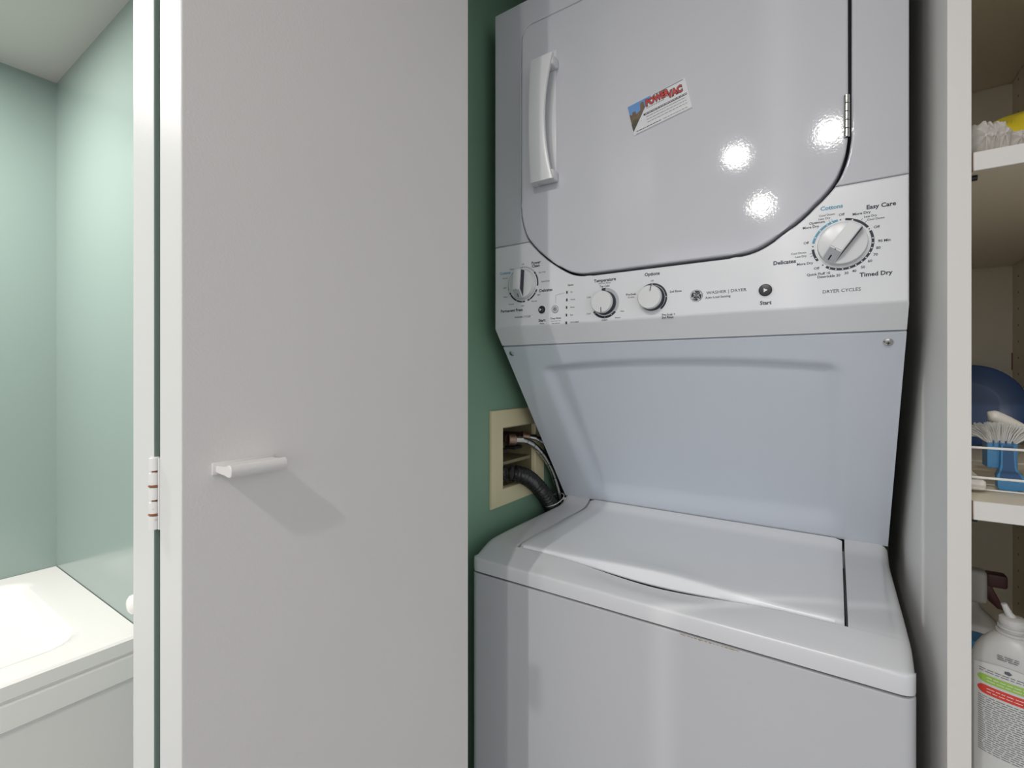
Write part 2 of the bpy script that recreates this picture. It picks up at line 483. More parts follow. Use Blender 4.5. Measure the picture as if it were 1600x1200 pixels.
# slanted access panel with its pressed recess
PT, PB = Vector((0, .8515, .0570)), Vector((0, 1.1395, -.3235))
PD = (PB - PT); PL = PD.length; PDn = PD.normalized(); PN = Vector((0, PDn.z, -PDn.y))
if PN.y > 0: PN = -PN
def panel_pt(x, s, off): return Vector((x, 0, 0)) + PT + PDn * s + PN * off
def recess(x, s):
    c = (x + .259) / .27
    top = .034 + .017 * c * c; bot = PL - .020 - .006 * c
    l = -.531 + .022 * max(0, (s - .05)) ; r = .013
    wl = .030 + .040 * s; 
    dl = (x - l) / wl; drr = (r - x) / .030; dt = (s - top) / .024; db = (bot - s) / (.052)
    m = sstep(dl) * sstep(drr) * sstep(dt) * sstep(db)
    return -.0105 * m
bm = bmesh.new()
pv = grid(bm, 96, 72, lambda u, v: panel_pt(XL + .002 + (XR - XL - .002) * u, PL * v, recess(XL + (XR - XL) * u, PL * v)))
edge = [r[0] for r in pv] + pv[-1][1:] + [r[-1] for r in pv[::-1][1:]] + pv[0][::-1][1:-1]
bk = [bm.verts.new(v.co - PN * .012) for v in edge]
for i in range(len(edge)):
    j = (i + 1) % len(edge); bm.faces.new((edge[i], edge[j], bk[j], bk[i]))
ap = obj('access_panel', bm, 'panel_enamel', L, label='cool white slanted panel with a pressed recess')
for x, s in ((-.5815, .0165), (.0615, .0150)):
    c = panel_pt(x, s, .0)
    rot = PN.to_track_quat('Z', 'Y').to_matrix().to_4x4()
    bm = bmesh.new(); lathe(bm, [(.0062, 0), (.0060, .0012), (.0036, .0030), (.0022, .0034)], (0, 0, 0), 'Z', 18)
    bmesh.ops.transform(bm, matrix=Matrix.Translation(c) @ rot, verts=bm.verts); sc_ = obj('panel_screw', bm, 'chrome', ap)
    bm = bmesh.new(); box(bm, -.0022, .0022, -.0005, .0005, .0032, .0037); box(bm, -.0005, .0005, -.0022, .0022, .0032, .0037)
    bmesh.ops.transform(bm, matrix=Matrix.Translation(c) @ rot, verts=bm.verts); obj('screw_slot', bm, 'black', ap)
# dark steel riser behind the panel
obj('riser_frame', B(-.575, .057, 1.19, 1.41, -.385, .10), 'riser', L)
# dryer body
obj('dryer_cabinet', B(XL + .0015, XR - .0015, .852, 1.42, .0625, .758, .004), 'enamel', L, wn=True)

# door outline (half), mirrored about the middle
CXD = -.2571
half = [(-.14, .187), (-.1157, .1888), (-.0936, .1955), (-.0655, .2125), (-.0354, .2360), (-.0044, .2690), (.0085, .298), (.0136, .3255), (.0142, .345)]
hs = [tuple(p) for p in catmull(half, 4)]
mir = lambda p: (2 * CXD - p[0], p[1])
ZT = .700
upper = [(.0142, ZT - .03), (.0125, ZT - .014), (.006, ZT - .004), (-.006, ZT)]
outline = [mir(p) for p in hs[::-1]] + hs + upper + [mir(p) for p in upper[::-1]]   # starts at left top of the curve, runs along the bottom
def offset_out(pts, dd):
    out = []; k = len(pts)
    for i in range(k):
        a = Vector(pts[i - 1]); b = Vector(pts[(i + 1) % k]); tdir = (b - a).normalized()
        out.append((pts[i][0] + tdir.y * dd, pts[i][1] - tdir.x * dd))
    return out
cut = offset_out(outline, .0042)
nh = len(hs)
# seams: left where cut curve passes z=.2655, right likewise
lower = cut[:2 * nh]
iL = min(range(nh), key=lambda i: abs(lower[i][1] - .2655)); iR = 2 * nh - 1 - iL
zs_l = lower[iL][1]; zs_r = lower[iR][1]
cons = [(XL, zs_l - .0003)] + [(lower[i][0], min(lower[i][1], zs_l - .0003)) for i in range(iL, iR + 1)] + [(XR, zs_r - .0003), (XR, .0965), (XL, .0965)]
def tw(nv):
    for v in nv:
        if v.co.z < .10: v.co.z = .0608
bm = bmesh.new(); prism(bm, cons, FY, .8505, .0032, 3, tw)
console = obj('control_console', bm, 'plastic', L, wn=True)
up_cut = [cut[i] for i in range(2 * nh, len(cut))]
front = [(XL, zs_l + .0003), (XL, .758), (XR, .758), (XR, zs_r + .0003)] + \
        [(lower[i][0], max(lower[i][1], zs_r + .0003)) for i in range(iR, 2 * nh)] + up_cut + \
        [(lower[i][0], max(lower[i][1], zs_l + .0003)) for i in range(0, iL + 1)]
bm = bmesh.new(); prism(bm, front, FY, .8505, .0026, 3)
obj('dryer_front', bm, 'gloss_enamel', L, wn=True)
# door
bm = bmesh.new(); prism(bm, outline, .8175, .846, .0034, 3)
door = obj('dryer_door', bm, 'gloss_enamel', L, wn=True)
bm = bmesh.new(); prism(bm, offset_out(outline, .0045), .8450, .8515)
obj('door_seal', bm, 'seal', L, smooth=False)
# door handle: crescent plate standing off the door, closed on its left side
bm = bmesh.new()
zt, zb = .606, .369; n = 26; V = []
for k in range(n + 1):
    t_ = k / n; z = zb + (zt - zb) * t_; q = 1 - (2 * t_ - 1) ** 2
    xr = -.4415 - .0150 * q; xl = -.4925; yf = .7900 - .006 * q; th = .0075
    V.append([bm.verts.new(p) for p in [(xl, .8178, z), (xl - .0005, yf + .005, z), (xl + .0012, yf + .0014, z), (xl + .005, yf, z), (xr - .004, yf - .0002, z), (xr - .0010, yf + .0012, z), (xr, yf + .004, z), (xr - .0012, yf + th, z), (xl + .008, yf + th + .001, z), (xl + .008, .8178, z)]])
for i in range(n):
    for j in range(10): bm.faces.new((V[i][j], V[i + 1][j], V[i + 1][(j + 1) % 10], V[i][(j + 1) % 10]))
bm.faces.new(V[0]); bm.faces.new(V[-1])
hd = obj('door_handle', bm, 'knob', door, label='white bowed pull handle')
for z0, z1 in ((zb, zb + .020), (zt - .020, zt)):
    bm = bmesh.new(); box(bm, -.488, -.4425, .793, .8178, z0 + .0004, z1 - .0004, .004, 3); obj('handle_end', bm, 'knob', door)
obj('handle_plate', B(-.489, -.4480, .8158, .8180, .374, .626, .001), 'knob', door)
# door hinge
hg = obj('door_hinge', tube(bmesh.new(), [(.0128, .8165, .3300), (.0128, .8165, .3885)], .0026, 10), 'black', L, label='steel barrel hinge of the dryer door')
for k in range(5):
    z0 = .3298 + k * .0118
    bm = bmesh.new(); lathe(bm, [(.0030, z0 + .0003), (.0037, z0 + .0008), (.0037, z0 + .0108), (.0030, z0 + .0114)], (.0126, .8155, 0), 'Z', 18)
    obj('hinge_knuckle', bm, 'chrome', hg)

# console details
PY = FY - .0002
WR, DR, TR_, OR_ = (-.5281, .1818), (.0074, .1828), (-.3503, .1296), (-.2630, .1305)
ink, blue, pale, wht, gry = (bmesh.new() for _ in range(5))
R0, R1 = .0334, .0366
arc(blue, WR, R0, R1, 256, 342, PY); arc(ink, WR, R0, R1, 172, 247, PY); arc(ink, WR, R0, R1, 112, 162, PY); arc(ink, WR, R0, R1, 50, 100, PY); arc(pale, WR, R0, R1, -16, 48, PY)
arc(blue, DR, R0, R1, 280, 352, PY); arc(ink, DR, R0, R1, 6, 57, PY); arc(ink, DR, R0, R1, 66, 213, PY); arc(ink, DR, R0, R1, 236, 266, PY)
arc(pale, TR_, .0205, .0275, 5, 128, PY); arc(ink, TR_, .0240, .0280, 130, 236, PY); arc(ink, TR_, .0215, .0275, -14, 4, PY)
arc(ink, OR_, .0225, .0258, -44, 142, PY)
PZ = PY - .0001
at = lambda c, r, a: (c[0] + r * sin(radians(a)), c[1] + r * cos(radians(a)))
for a in (300, 270, 238, 205, 182, 152, 122, 104, 60): disc(wht, at(WR, .035, a), .0009, PZ, 10)
for a in (330, 312, 340, 294, 20, 84, 95, 106, 117, 129, 140, 153, 166, 179, 192, 205, 243): disc(wht, at(DR, .035, a), .0009, PZ, 10)
for a in (-3, 61.5, 273, 221): disc(ink, at(DR, .035, a), .0009, PZ, 10)
disc(ink, at(WR, .035, -3), .0009, PZ, 10)
for a in (150, 180, 228): disc(wht, at(TR_, .026, a), .0008, PZ, 8)
for a in (0, 88): disc(wht, at(OR_, .0242, a), .0008, PZ, 8)
for a in (36, 45, 252, 258): ribbon(ink, [at(DR, .0368, a), at(DR, .0400, a)], .0005, PZ)
for a in (337, 342): ribbon(blue, [at(DR, .0366, a), at(DR, .0395, a)], .0005, PZ)
ribbon(gry, [(-.4524, .1384), (-.4524, .1510), (-.4515, .1528), (-.4490, .1536), (-.4336, .1557)], .0005, PY)
TXT = [('Off', -0.5284, 0.2229, 't', 'g'), ('Power', -0.4972, 0.2222, 'b', 'k'), ('Clean', -0.4977, 0.2158, 'b', 'k'), ('Heavy', -0.5554, 0.2162, 't', 'g'), ('Cottons', -0.572, 0.2098, 'b', 'c'), ('Normal', -0.5725, 0.1992, 't', 'g'), ('Light', -0.5732, 0.1792, 't', 'g'), ('Heavy', -0.5712, 0.1601, 't', 'g'), ('Normal', -0.5570, 0.1439, 't', 'g'), ('Light', -0.5292, 0.1385, 't', 'g'), ('Permanent Press', -0.5560, 0.1306, 'b', 'k'), ('WASHER CYCLES', -0.5292, 0.1157, 's', 'g'), ('Spin Only', -0.4829, 0.2016, 't', 'g'), ('Quick Rinse', -0.4755, 0.1828, 't', 'g'), ('Delicates', -0.4745, 0.1648, 'b', 'k'), ('Light', -0.4912, 0.1576, 't', 'g'), ('Normal', -0.5014, 0.1454, 't', 'g'), ('Start', -0.4834, 0.1057, 'b', 'k'), ('Pause', -0.4834, 0.0998, 't', 'g'), ('Deep Rinse', -0.4525, 0.1081, 's', 'k'), ('Select before load', -0.4521, 0.1029, 'u', 'g'), ('Start Optional', -0.4521, 0.0985, 'u', 'g'), ('Status', -0.42, 0.1696, 's', 'k'), ('On', -0.4181, 0.1561, 't', 'g'), ('Wash', -0.4154, 0.1415, 't', 'g'), ('Rinse', -0.4161, 0.1269, 't', 'g'), ('Spin', -0.4177, 0.1123, 't', 'g'), ('Lid Locked', -0.4119, 0.0985, 't', 'g'), ('Temperature', -0.3503, 0.1713, 'b', 'k'), ('All Cold Rinse', -0.3508, 0.1658, 't', 'g'), ('Tap Cold', -0.3508, 0.1602, 's', 'k'), ('Cold', -0.3825, 0.1427, 't', 'k'), ('Cool', -0.3825, 0.1119, 't', 'k'), ('Colors', -0.3508, 0.0985, 't', 'k'), ('Warm', -0.3256, 0.1010, 't', 'k'), ('Hot', -0.3169, 0.112, 't', 'k'), ('Options', -0.2631, 0.1723, 'b', 'k'), ('Off', -0.2631, 0.1604, 't', 'g'), ('Pre-Soak', -0.3008, 0.1406, 's', 'k'), ('15 mins', -0.3008, 0.1355, 't', 'g'), ('2nd Rinse', -0.2233, 0.1386, 's', 'k'), ('Pre-Soak +', -0.235, 0.1003, 's', 'k'), ('2nd Rinse', -0.2367, 0.0958, 's', 'k'), ('WASHER | DRYER', -0.1445, 0.1309, 'h', 'g'), ('Auto Load Sensing', -0.157, 0.1233, 's', 'g'), ('Start', -0.0887, 0.108, 'b', 'k'), ('Cottons', -0.005, 0.2373, 'b', 'c'), ('Easy Care', 0.051, 0.2293, 'b', 'k'), ('Cool Down', -0.0105, 0.2275, 't', 'k'), ('Less Dry', -0.0136, 0.2229, 't', 'k'), ('Optimum', -0.0226, 0.2187, 's', 'k'), ('More Dry', -0.0303, 0.2133, 's', 'k'), ('Off', 0.0068, 0.2248, 's', 'g'), ('More Dry', 0.0295, 0.2226, 's', 'k'), ('Less Dry', 0.0395, 0.2170, 't', 'k'), ('Cool Down', 0.0455, 0.2123, 't', 'k'), ('Off', 0.0463, 0.2008, 's', 'g'), ('90 Min', 0.0547, 0.181, 's', 'k'), ('80', 0.0482, 0.1719, 's', 'k'), ('70', 0.0452, 0.163, 's', 'k'), ('60', 0.0390, 0.1551, 's', 'k'), ('50', 0.0312, 0.1476, 's', 'k'), ('40', 0.0214, 0.1434, 's', 'k'), ('30', 0.0124, 0.1416, 's', 'k'), ('Dewrinkle 20', -0.0084, 0.1395, 's', 'k'), ('Quick Fluff 10', -0.0209, 0.1441, 's', 'k'), ('Off', -0.0232, 0.1525, 's', 'g'), ('More Dry', -0.0376, 0.1611, 's', 'k'), ('Delicates', -0.0636, 0.1666, 'b', 'k'), ('Less Dry', -0.0426, 0.1724, 't', 'k'), ('Cool Down', -0.0454, 0.1775, 't', 'k'), ('Off', -0.036, 0.1911, 's', 'g'), ('Timed Dry', 0.0453, 0.1369, 'b', 'k'), ('DRYER CYCLES', 0.0065, 0.1175, 'h', 'g')]
SZ = {'b': .0080, 'h': .0066, 's': .0050, 't': .0040, 'u': .0030}
for s, x, z, c, k in TXT:
    left = x < -.4
    text({'g': gry, 'k': ink, 'c': blue}[k], s, x, z, SZ[c], PY, {'b': .030, 's': .022, 't': .014, 'h': .012}.get(c, 0.008), width=.0595 if s == 'WASHER | DRYER' else None)
# round start buttons
def button(c, r, name):
    bm = bmesh.new(); lathe(bm, [(r * 1.18, 0), (r * 1.14, .0008), (r * 1.04, .0008)], (c[0], FY, c[1]), '-Y', 28); rim = obj('button_rim', bm, 'plastic', console)
    bm = bmesh.new(); lathe(bm, [(r, 0), (r, .0016), (r * .9, .0026), (r * .5, .0031), (.0004, .0032)], (c[0], FY, c[1]), '-Y', 28)
    return obj(name, bm, 'black', console, label='round black start button')
button((-.0889, .1274), .0092, 'start_button'); button((-.4831, .1270), .0078, 'start_button')
BZ = FY - .00345
flat(wht, [(-.0910, .1302), (-.0910, .1240), (-.0856, .1271)], BZ)
flat(wht, [(-.4868, .1300), (-.4868, .1240), (-.4828, .1270)], BZ)
ribbon(gry, [(-.4812, .1300), (-.4812, .1240)], .0012, BZ); ribbon(gry, [(-.4790, .1300), (-.4790, .1240)], .0012, BZ)
c = (-.4528, .1260)
bm = bmesh.new(); lathe(bm, [(.0070, 0), (.0070, .0010), (.0062, .0018), (.0004, .0020)], (c[0], FY, c[1]), '-Y', 28); obj('rinse_button', bm, 'plastic', console)
arc(gry, c, .0064, .0072, 0, 360, FY - .0022); arc(ink, c, .0034, .0043, 0, 360, FY - .0024)
for k in range(3): ribbon(ink, [at(c, .0026, 60 * k), at(c, -.0026, 60 * k)], .0009, FY - .0024)
# status lights
for x, z in ((-.4277, .1563), (-.4279, .1418), (-.4285, .1273), (-.4288, .1127), (-.4293, .098)):
    obj('status_light', B(x - .0014, x + .0014, FY - .0008, FY + .001, z - .0026, z + .0026, .0004), 'black', console)
# round emblem beside the words
c = (-.1897, .1281)
bm = bmesh.new(); disc(bm, c, .0098, PY - .0001, 32); emb = pobj('emblem', bm, 'ink', console, label='round black monogram emblem')
e = bmesh.new(); arc(e, c, .0083, .0091, 0, 360, PY - .0003, 8)
def loop(cx, cz, rx, rz, a0, a1): return [(c[0] + .0078 * (cx + rx * cos(radians(a0 + (a1 - a0) * k / 14))), c[1] + .0078 * (cz + rz * sin(radians(a0 + (a1 - a0) * k / 14)))) for k in range(15)]
for pts in (loop(-.40, -.36, .24, .28, -30, 330), loop(-.28, .38, .24, .26, 20, 330), loop(.36, -.36, .24, .28, 200, -150), loop(.36, .42, .20, .22, -60, 220)):
    ribbon(e, pts, .0011, PY - .0003)
for a, b in (((-.12, .25), (-.20, -.50)), ((.18, .30), (.12, -.40)), ((-.35, -.05), (.40, .10)), ((-.52, .48), (-.15, .10)), ((-.1, -.1), (.2, .1))):
    ribbon(e, [(c[0] + .0078 * a[0], c[1] + .0078 * a[1]), (c[0] + .0078 * b[0], c[1] + .0078 * b[1])], .0011, PY - .0003)
for a in (45, 135, 225, 315):
    p = at(c, .0090, a); q = at(c, .0068, a + 26); ribbon(e, [p, q], .0011, PY - .0003)
pobj('emblem_script', e, 'white_ink', console)
pobj('printed_lettering', ink, 'ink', console, label='dark printed words and dial rings')
pobj('printed_lettering', gry, 'grey_ink', console, label='grey printed words')
pobj('printed_lettering', blue, 'blue_ink', console, label='blue printed words and ring pieces')
pobj('printed_ring', pale, 'pale_ring', console, label='pale grey ring pieces')
pobj('printed_dots', wht, 'white_ink', console, label='white dots on the dial rings')

def dial(c, ang, name, side):
    """wide dial with a raised finger bar pointing to ang (clockwise from the top)"""
    r = .0297
    bm = bmesh.new(); lathe(bm, [(r + .0005, 0), (r + .0005, .0015), (r, .0022), (r - .0003, .0090), (r - .0010, .0105), (r - .0035, .0112), (.0004, .0118)], (c[0], FY, c[1]), '-Y', 48)
    k = obj(name, bm, 'knob', console, label='white dial with a raised finger bar')
    bm = bmesh.new(); lathe(bm, [(r + .0010, 0), (r + .0010, .0006)], (c[0], FY, c[1]), '-Y', 48); obj('dial_rim', bm, 'chrome', k)
    a = radians(ang); d = Vector((sin(a), 0, cos(a))); s = Vector((-cos(a), 0, sin(a))); o = Vector((c[0], FY, c[1])); up = Vector((0, -1, 0))
    # profile along the bar: tall flat top, ramping down at the pointing end
    prof = [(-.0285, .0108), (-.0280, .0235), (-.0255, .0252), (.0125, .0262), (.0285, .0125), (.0288, .0108)]
    bm = bmesh.new(); hw = .0088; A = [[], []]
    for sg in (-1, 1):
        for l, h in prof:
            ww = hw * (.92 if l < -.027 else 1)
            A[(sg + 1) // 2].append(bm.verts.new(o + d * l + s * sg * ww + up * h))
    for j in range(len(prof) - 1): bm.faces.new((A[0][j], A[0][j + 1], A[1][j + 1], A[1][j]))
    bm.faces.new(A[0]); bm.faces.new(A[1]); bm.faces.new((A[0][0], A[0][-1], A[1][-1], A[1][0]))
    es = [e for e in bm.edges]
    bmesh.ops.bevel(bm, geom=es, offset=.0012, segments=2, affect='EDGES')
    obj('finger_bar', bm, 'knob', k, wn=True)
    # dark inset along one flank, grey ramp with black pointer line
    bm = bmesh.new(); q = hw + .0003
    pts = [(-.0265, .0115), (-.0262, .0232), (.0122, .0246), (.0262, .0122)]
    bm.faces.new([bm.verts.new(o + d * l + s * side * q + up * h) for l, h in pts]); obj('bar_flank', bm, 'ink', k, smooth=False)
    rm = Vector((0, 0, 0)); f = lambda t: (.0140 + t * .0135, .02505 - t * .0117)
    bm = bmesh.new(); l0, h0 = f(0); l1, h1 = f(1); nn = .0006
    bm.faces.new([bm.verts.new(o + d * l + s * w_ + up * (h + nn)) for l, h, w_ in ((l0, h0, -.0072), (l0, h0, .0072), (l1, h1, .0072), (l1, h1, -.0072))]); obj('pointer_face', bm, 'pale_ring', k, smooth=False)
    bm = bmesh.new(); nn = .0009
    bm.faces.new([bm.verts.new(o + d * l + s * w_ + up * (h + nn)) for l, h, w_ in ((l0 - .001, h0 + .0002, -.0009), (l0 - .001, h0 + .0002, .0009), (l1, h1, .0009), (l1, h1, -.0009))]); obj('pointer_mark', bm, 'black', k, smooth=False)
dial(WR, 183, 'cycle_dial', 1); dial(DR, 216, 'cycle_dial', 1)

def knob(c, ang, name):
    r = .0205
    bm = bmesh.new(); lathe(bm, [(r + .0012, 0), (r + .0008, .0020), (r, .0025), (r - .0004, .0165), (r - .0018, .0182), (.0004, .0186)], (c[0], FY, c[1]), '-Y', 40)
    k = obj(name, bm, 'knob', console, label='plain round white knob')
    bm = bmesh.new(); lathe(bm, [(r + .0014, .0004), (r + .0004, .0030), (r + .0001, .0115)], (c[0], FY, c[1]), '-Y', 40); obj('knob_collar', bm, 'ink', k)
    m_ = bmesh.new(); ribbon(m_, [at(c, r * .95, ang), at(c, r * .50, ang)], .0012, FY - .0192); pobj('pointer_mark', m_, 'black', k)
knob(TR_, 178, 'option_knob'); knob(OR_, 12, 'option_knob')

# ------------------------------------------------------------------ card magnet on the dryer door
mg = thing('card_magnet', (-.25, .8172, .4168), 'white advertising card magnet stuck at an angle on the dryer door', 'magnet')
O = Vector((-.3044, .8170, .4701)); U = Vector((.0980, 0, .0190)); Wv = Vector((.0118, 0, -.0535))
cp = lambda a, b: (O.x + U.x * a + Wv.x * b, O.z + U.z * a + Wv.z * b)
bm = bmesh.new(); prism(bm, [cp(0, 0), cp(0, 1), cp(1, 1), cp(1, 0)], .8163, .8174); obj('card', bm, 'card', mg, smooth=False)
cy = .8162
bm = bmesh.new(); flat(bm, [cp(0, 0), cp(.42, 0), cp(0.004, .88)], cy); pobj('printed_photo', bm, 'sky', mg, label='blue sky print')
bm = bmesh.new(); flat(bm, [cp(.0, .27), cp(.045, .34), cp(.06, .24), cp(.11, .25), cp(.12, .36), cp(.15, .33), cp(.20, .30), cp(.215, .10), cp(.25, .06), cp(.28, .08), cp(.285, .27), cp(.004, .88)], cy - .0001); pobj('printed_skyline', bm, 'city', mg)
bm = bmesh.new(); flat(bm, [cp(.0, .62), cp(.06, .50), cp(.14, .56), cp(.12, .62), cp(.004, .88)], cy - .0002); pobj('printed_ground', bm, 'city_green', mg)
sl = math.atan2(U.z, U.x)
k_, r_, g_ = bmesh.new(), bmesh.new(), bmesh.new()
for s, a, b, wd, hh in (('POWER', .505, .185, .0400, .0155), ('VAC', .800, .275, .0245, .0155)):
    x, z = cp(a, b)
    text(k_, s, x, z, hh, cy - .0003, .10, sl, width=wd + .0022)
    text(r_, s, x, z, hh, cy - .0005, .035, sl, width=wd)
ribbon(k_, [cp(.24, .50), cp(.965, .50)], .0032, cy - .0002)
ribbon(k_, [cp(.46, .03), cp(.96, .03)], .0008, cy - .0002)
ribbon(k_, [cp(.04, .985), cp(.995, .985)], .0004, cy - .0002)
def fine(bm, a0, a1, b, wd):
    a = a0
    while a < a1:
        l = random.uniform(.02, .06); ribbon(bm, [cp(a, b), cp(min(a1, a + l), b)], wd, cy - .0003); a += l + .014
fine(g_, .30, .62, .335, .0007)
for b in (.60, .69, .78): fine(g_, .27, .94, b, .0007)
fine(k_, .06, .50, .91, .0011); fine(g_, .53, .93, .91, .0007)
w_ = bmesh.new()
a = .26
while a < .93:
    l = random.uniform(.03, .07); ribbon(w_, [cp(a, .50), cp(a + l, .50)], .0009, cy - .0004); a += l + .014
pobj('printed_lettering', k_, 'ink', mg, label='dark print'); pobj('printed_lettering', r_, 'red_ink', mg, label='red brand lettering'); pobj('printed_lettering', g_, 'grey_ink', mg, label='fine grey print')
pobj('printed_lettering', w_, 'white_ink', mg, label='white print on the black bar')

# ------------------------------------------------------------------ outlet box and hoses
ob = thing('washer_outlet_box', (WX, .97, -.30), 'beige recessed washer outlet box set in the green closet wall', 'outlet box')
bm = bmesh.new(); F0, F1, G0, G1 = .8583, 1.092, -.304, -.0827
def frame_ring(bm, y0, y1, z0, z1, x): return [bm.verts.new((x, y, z)) for y, z in ((y0, z0), (y1, z0), (y1, z1), (y0, z1))]
loops = [frame_ring(bm, F0, F1, G0, G1, WX + .0005), frame_ring(bm, F0 + .001, F1 - .001, G0 + .001, G1 - .001, WX + .005), frame_ring(bm, F0 + .004, F1 - .004, G0 + .004, G1 - .004, WX + .0065),
         frame_ring(bm, OY0 - .002, OY1 + .002, OZ0 - .002, OZ1 + .002, WX + .0065), frame_ring(bm, OY0 + .001, OY1 - .001, OZ0 + .001, OZ1 - .001, WX + .003), frame_ring(bm, OY0 + .002, OY1 - .002, OZ0 + .002, OZ1 - .002, WX - .012)]
for a, b in zip(loops, loops[1:]):
    for k in range(4): bm.faces.new((a[k], a[(k + 1) % 4], b[(k + 1) % 4], b[k]))
obj('box_frame', bm, 'beige', ob, wn=True, label='beige plastic frame')
bm = bmesh.new(); i0, i1, j0, j1 = OY0 + .002, OY1 - .002, OZ0 + .002, OZ1 - .002; XB = WX - .085
P = [[(x, y, z) for y, z in ((i0, j0), (i1, j0), (i1, j1), (i0, j1))] for x in (WX - .004, XB)]
Q = [[bm.verts.new(p) for p in r] for r in P]
for k in range(4): bm.faces.new((Q[0][k], Q[0][(k + 1) % 4], Q[1][(k + 1) % 4], Q[1][k]))
bm.faces.new(Q[1])
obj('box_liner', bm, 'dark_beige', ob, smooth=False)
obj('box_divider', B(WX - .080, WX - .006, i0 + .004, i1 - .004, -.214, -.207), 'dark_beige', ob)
obj('box_shadow_plate', B(WX - .084, WX - .078, i0 + .002, i1 - .03, -.200, -.128), 'dark_void', ob, label='dark plate standing in for the shade behind the valves')  # added dark sheets paint the shade of the upper box interior
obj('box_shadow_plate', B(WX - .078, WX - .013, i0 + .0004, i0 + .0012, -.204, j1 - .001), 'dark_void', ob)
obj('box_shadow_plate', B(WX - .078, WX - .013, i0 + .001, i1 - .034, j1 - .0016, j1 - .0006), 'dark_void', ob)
for y in (.956, 1.016):
    bm = bmesh.new(); tube(bm, [(WX - .078, y, -.158), (WX - .018, y, -.156)], .0095, 14); v = obj('valve', bm, 'brass', ob, label='aged metal valve')
    bm = bmesh.new(); box(bm, WX - .05, WX - .036, y - .006, y + .006, -.186, -.158, .002); obj('valve_stem', bm, 'dark_void', v)
    bm = bmesh.new(); box(bm, WX - .056, WX - .022, y - .020, y + .014, -.190, -.182, .003); obj('valve_lever', bm, 'dark_void', v)

def braided(name, pts, r, label):
    pts = catmull(pts, 10); base = pts[0].copy()
    h = thing(name, tuple(base), label, 'hose', group=None)
    obj('hose_body', tube(bmesh.new(), pts, lambda i, l: r * (1 + .035 * sin(l * 2 * pi / .004)), 14), 'chrome', h)
    d0 = (pts[3] - pts[0]).normalized()
    bm = bmesh.new(); tube(bm, [pts[0] - d0 * .016, pts[0] - d0 * .015, pts[0] + d0 * .002, pts[0] + d0 * .004], lambda i, l: (.0125, .0135, .0135, .0105)[i], 12)
    obj('hose_nut', bm, 'brass', h)
    bm = bmesh.new(); tube(bm, [pts[0] + d0 * .004, pts[0] + d0 * .022], r * 1.25, 14); obj('hose_ferrule', bm, 'chrome', h)
    for k in range(9, len(pts) - 4, 9):
        dd = (pts[k + 1] - pts[k]).normalized(); bm = bmesh.new(); tube(bm, [pts[k] - dd * .0006, pts[k] + dd * .0006], r * 1.07, 14); obj('hose_mark', bm, 'ink', h)
braided('braided_hose', [(-.6400, .9580, -.1585), (-.6300, .9720, -.1600), (-.6215, .9900, -.1655), (-.6170, 1.020, -.1810), (-.6150, 1.060, -.2110), (-.6135, 1.097, -.2530), (-.6125, 1.122, -.3000), (-.6125, 1.142, -.352), (-.6125, 1.150, -.40)], .0070, 'grey braided steel hose from the near valve, curving down over the black hose')
braided('braided_hose', [(-.6400, 1.0180, -.1580), (-.6300, 1.030, -.1605), (-.618, 1.046, -.1680), (-.604, 1.075, -.1860), (-.590, 1.11, -.2150), (-.578, 1.15, -.27), (-.576, 1.175, -.36)], .0068, 'grey braided steel hose from the far valve, slipping behind the slanted panel')
hp = catmull([(WX - .07, .893, -.240), (WX - .030, .908, -.236), (-.6270, .9310, -.2330), (-.6195, .9768, -.2480), (-.6195, 1.0245, -.2760), (-.6195, 1.0689, -.3120), (-.6195, 1.108, -.356), (-.6195, 1.128, -.41), (-.6195, 1.132, -.47)], 26)
hp = [p for p in hp if p.x > WX - .062]
rs = [hp[0]]
for a, b in zip(hp, hp[1:]):
    q = max(1, int((b - a).length / .0011))
    rs += [a.lerp(b, (k + 1) / q) for k in range(q)]
hp = rs
dh = thing('drain_hose', tuple(hp[0]), 'thick black corrugated drain hose leaving the beige outlet box', 'hose')
obj('hose_body', tube(bmesh.new(), hp, lambda i, l: .0172 + .0034 * sin(l * 2 * pi / .0125), 18), 'hose_black', dh)
ct = thing('cable_tie', (-.608, 1.118, -.345), 'thin white cable tie round the hoses above the washer corner', 'cable tie')
bm = bmesh.new()
ring = [(-.6145 + .0235 * cos(a), 1.108 + .036 * sin(a) * .98, -.3310 + .010 * sin(a) + .003 * cos(a)) for a in [2 * pi * k / 30 for k in range(31)]]
tube(bm, ring, .0013, 6, False); obj('tie_loop', bm, 'tie', ct)
obj('tie_head', B(-.597, -.591, 1.126, 1.133, -.334, -.327, .001), 'tie', ct)

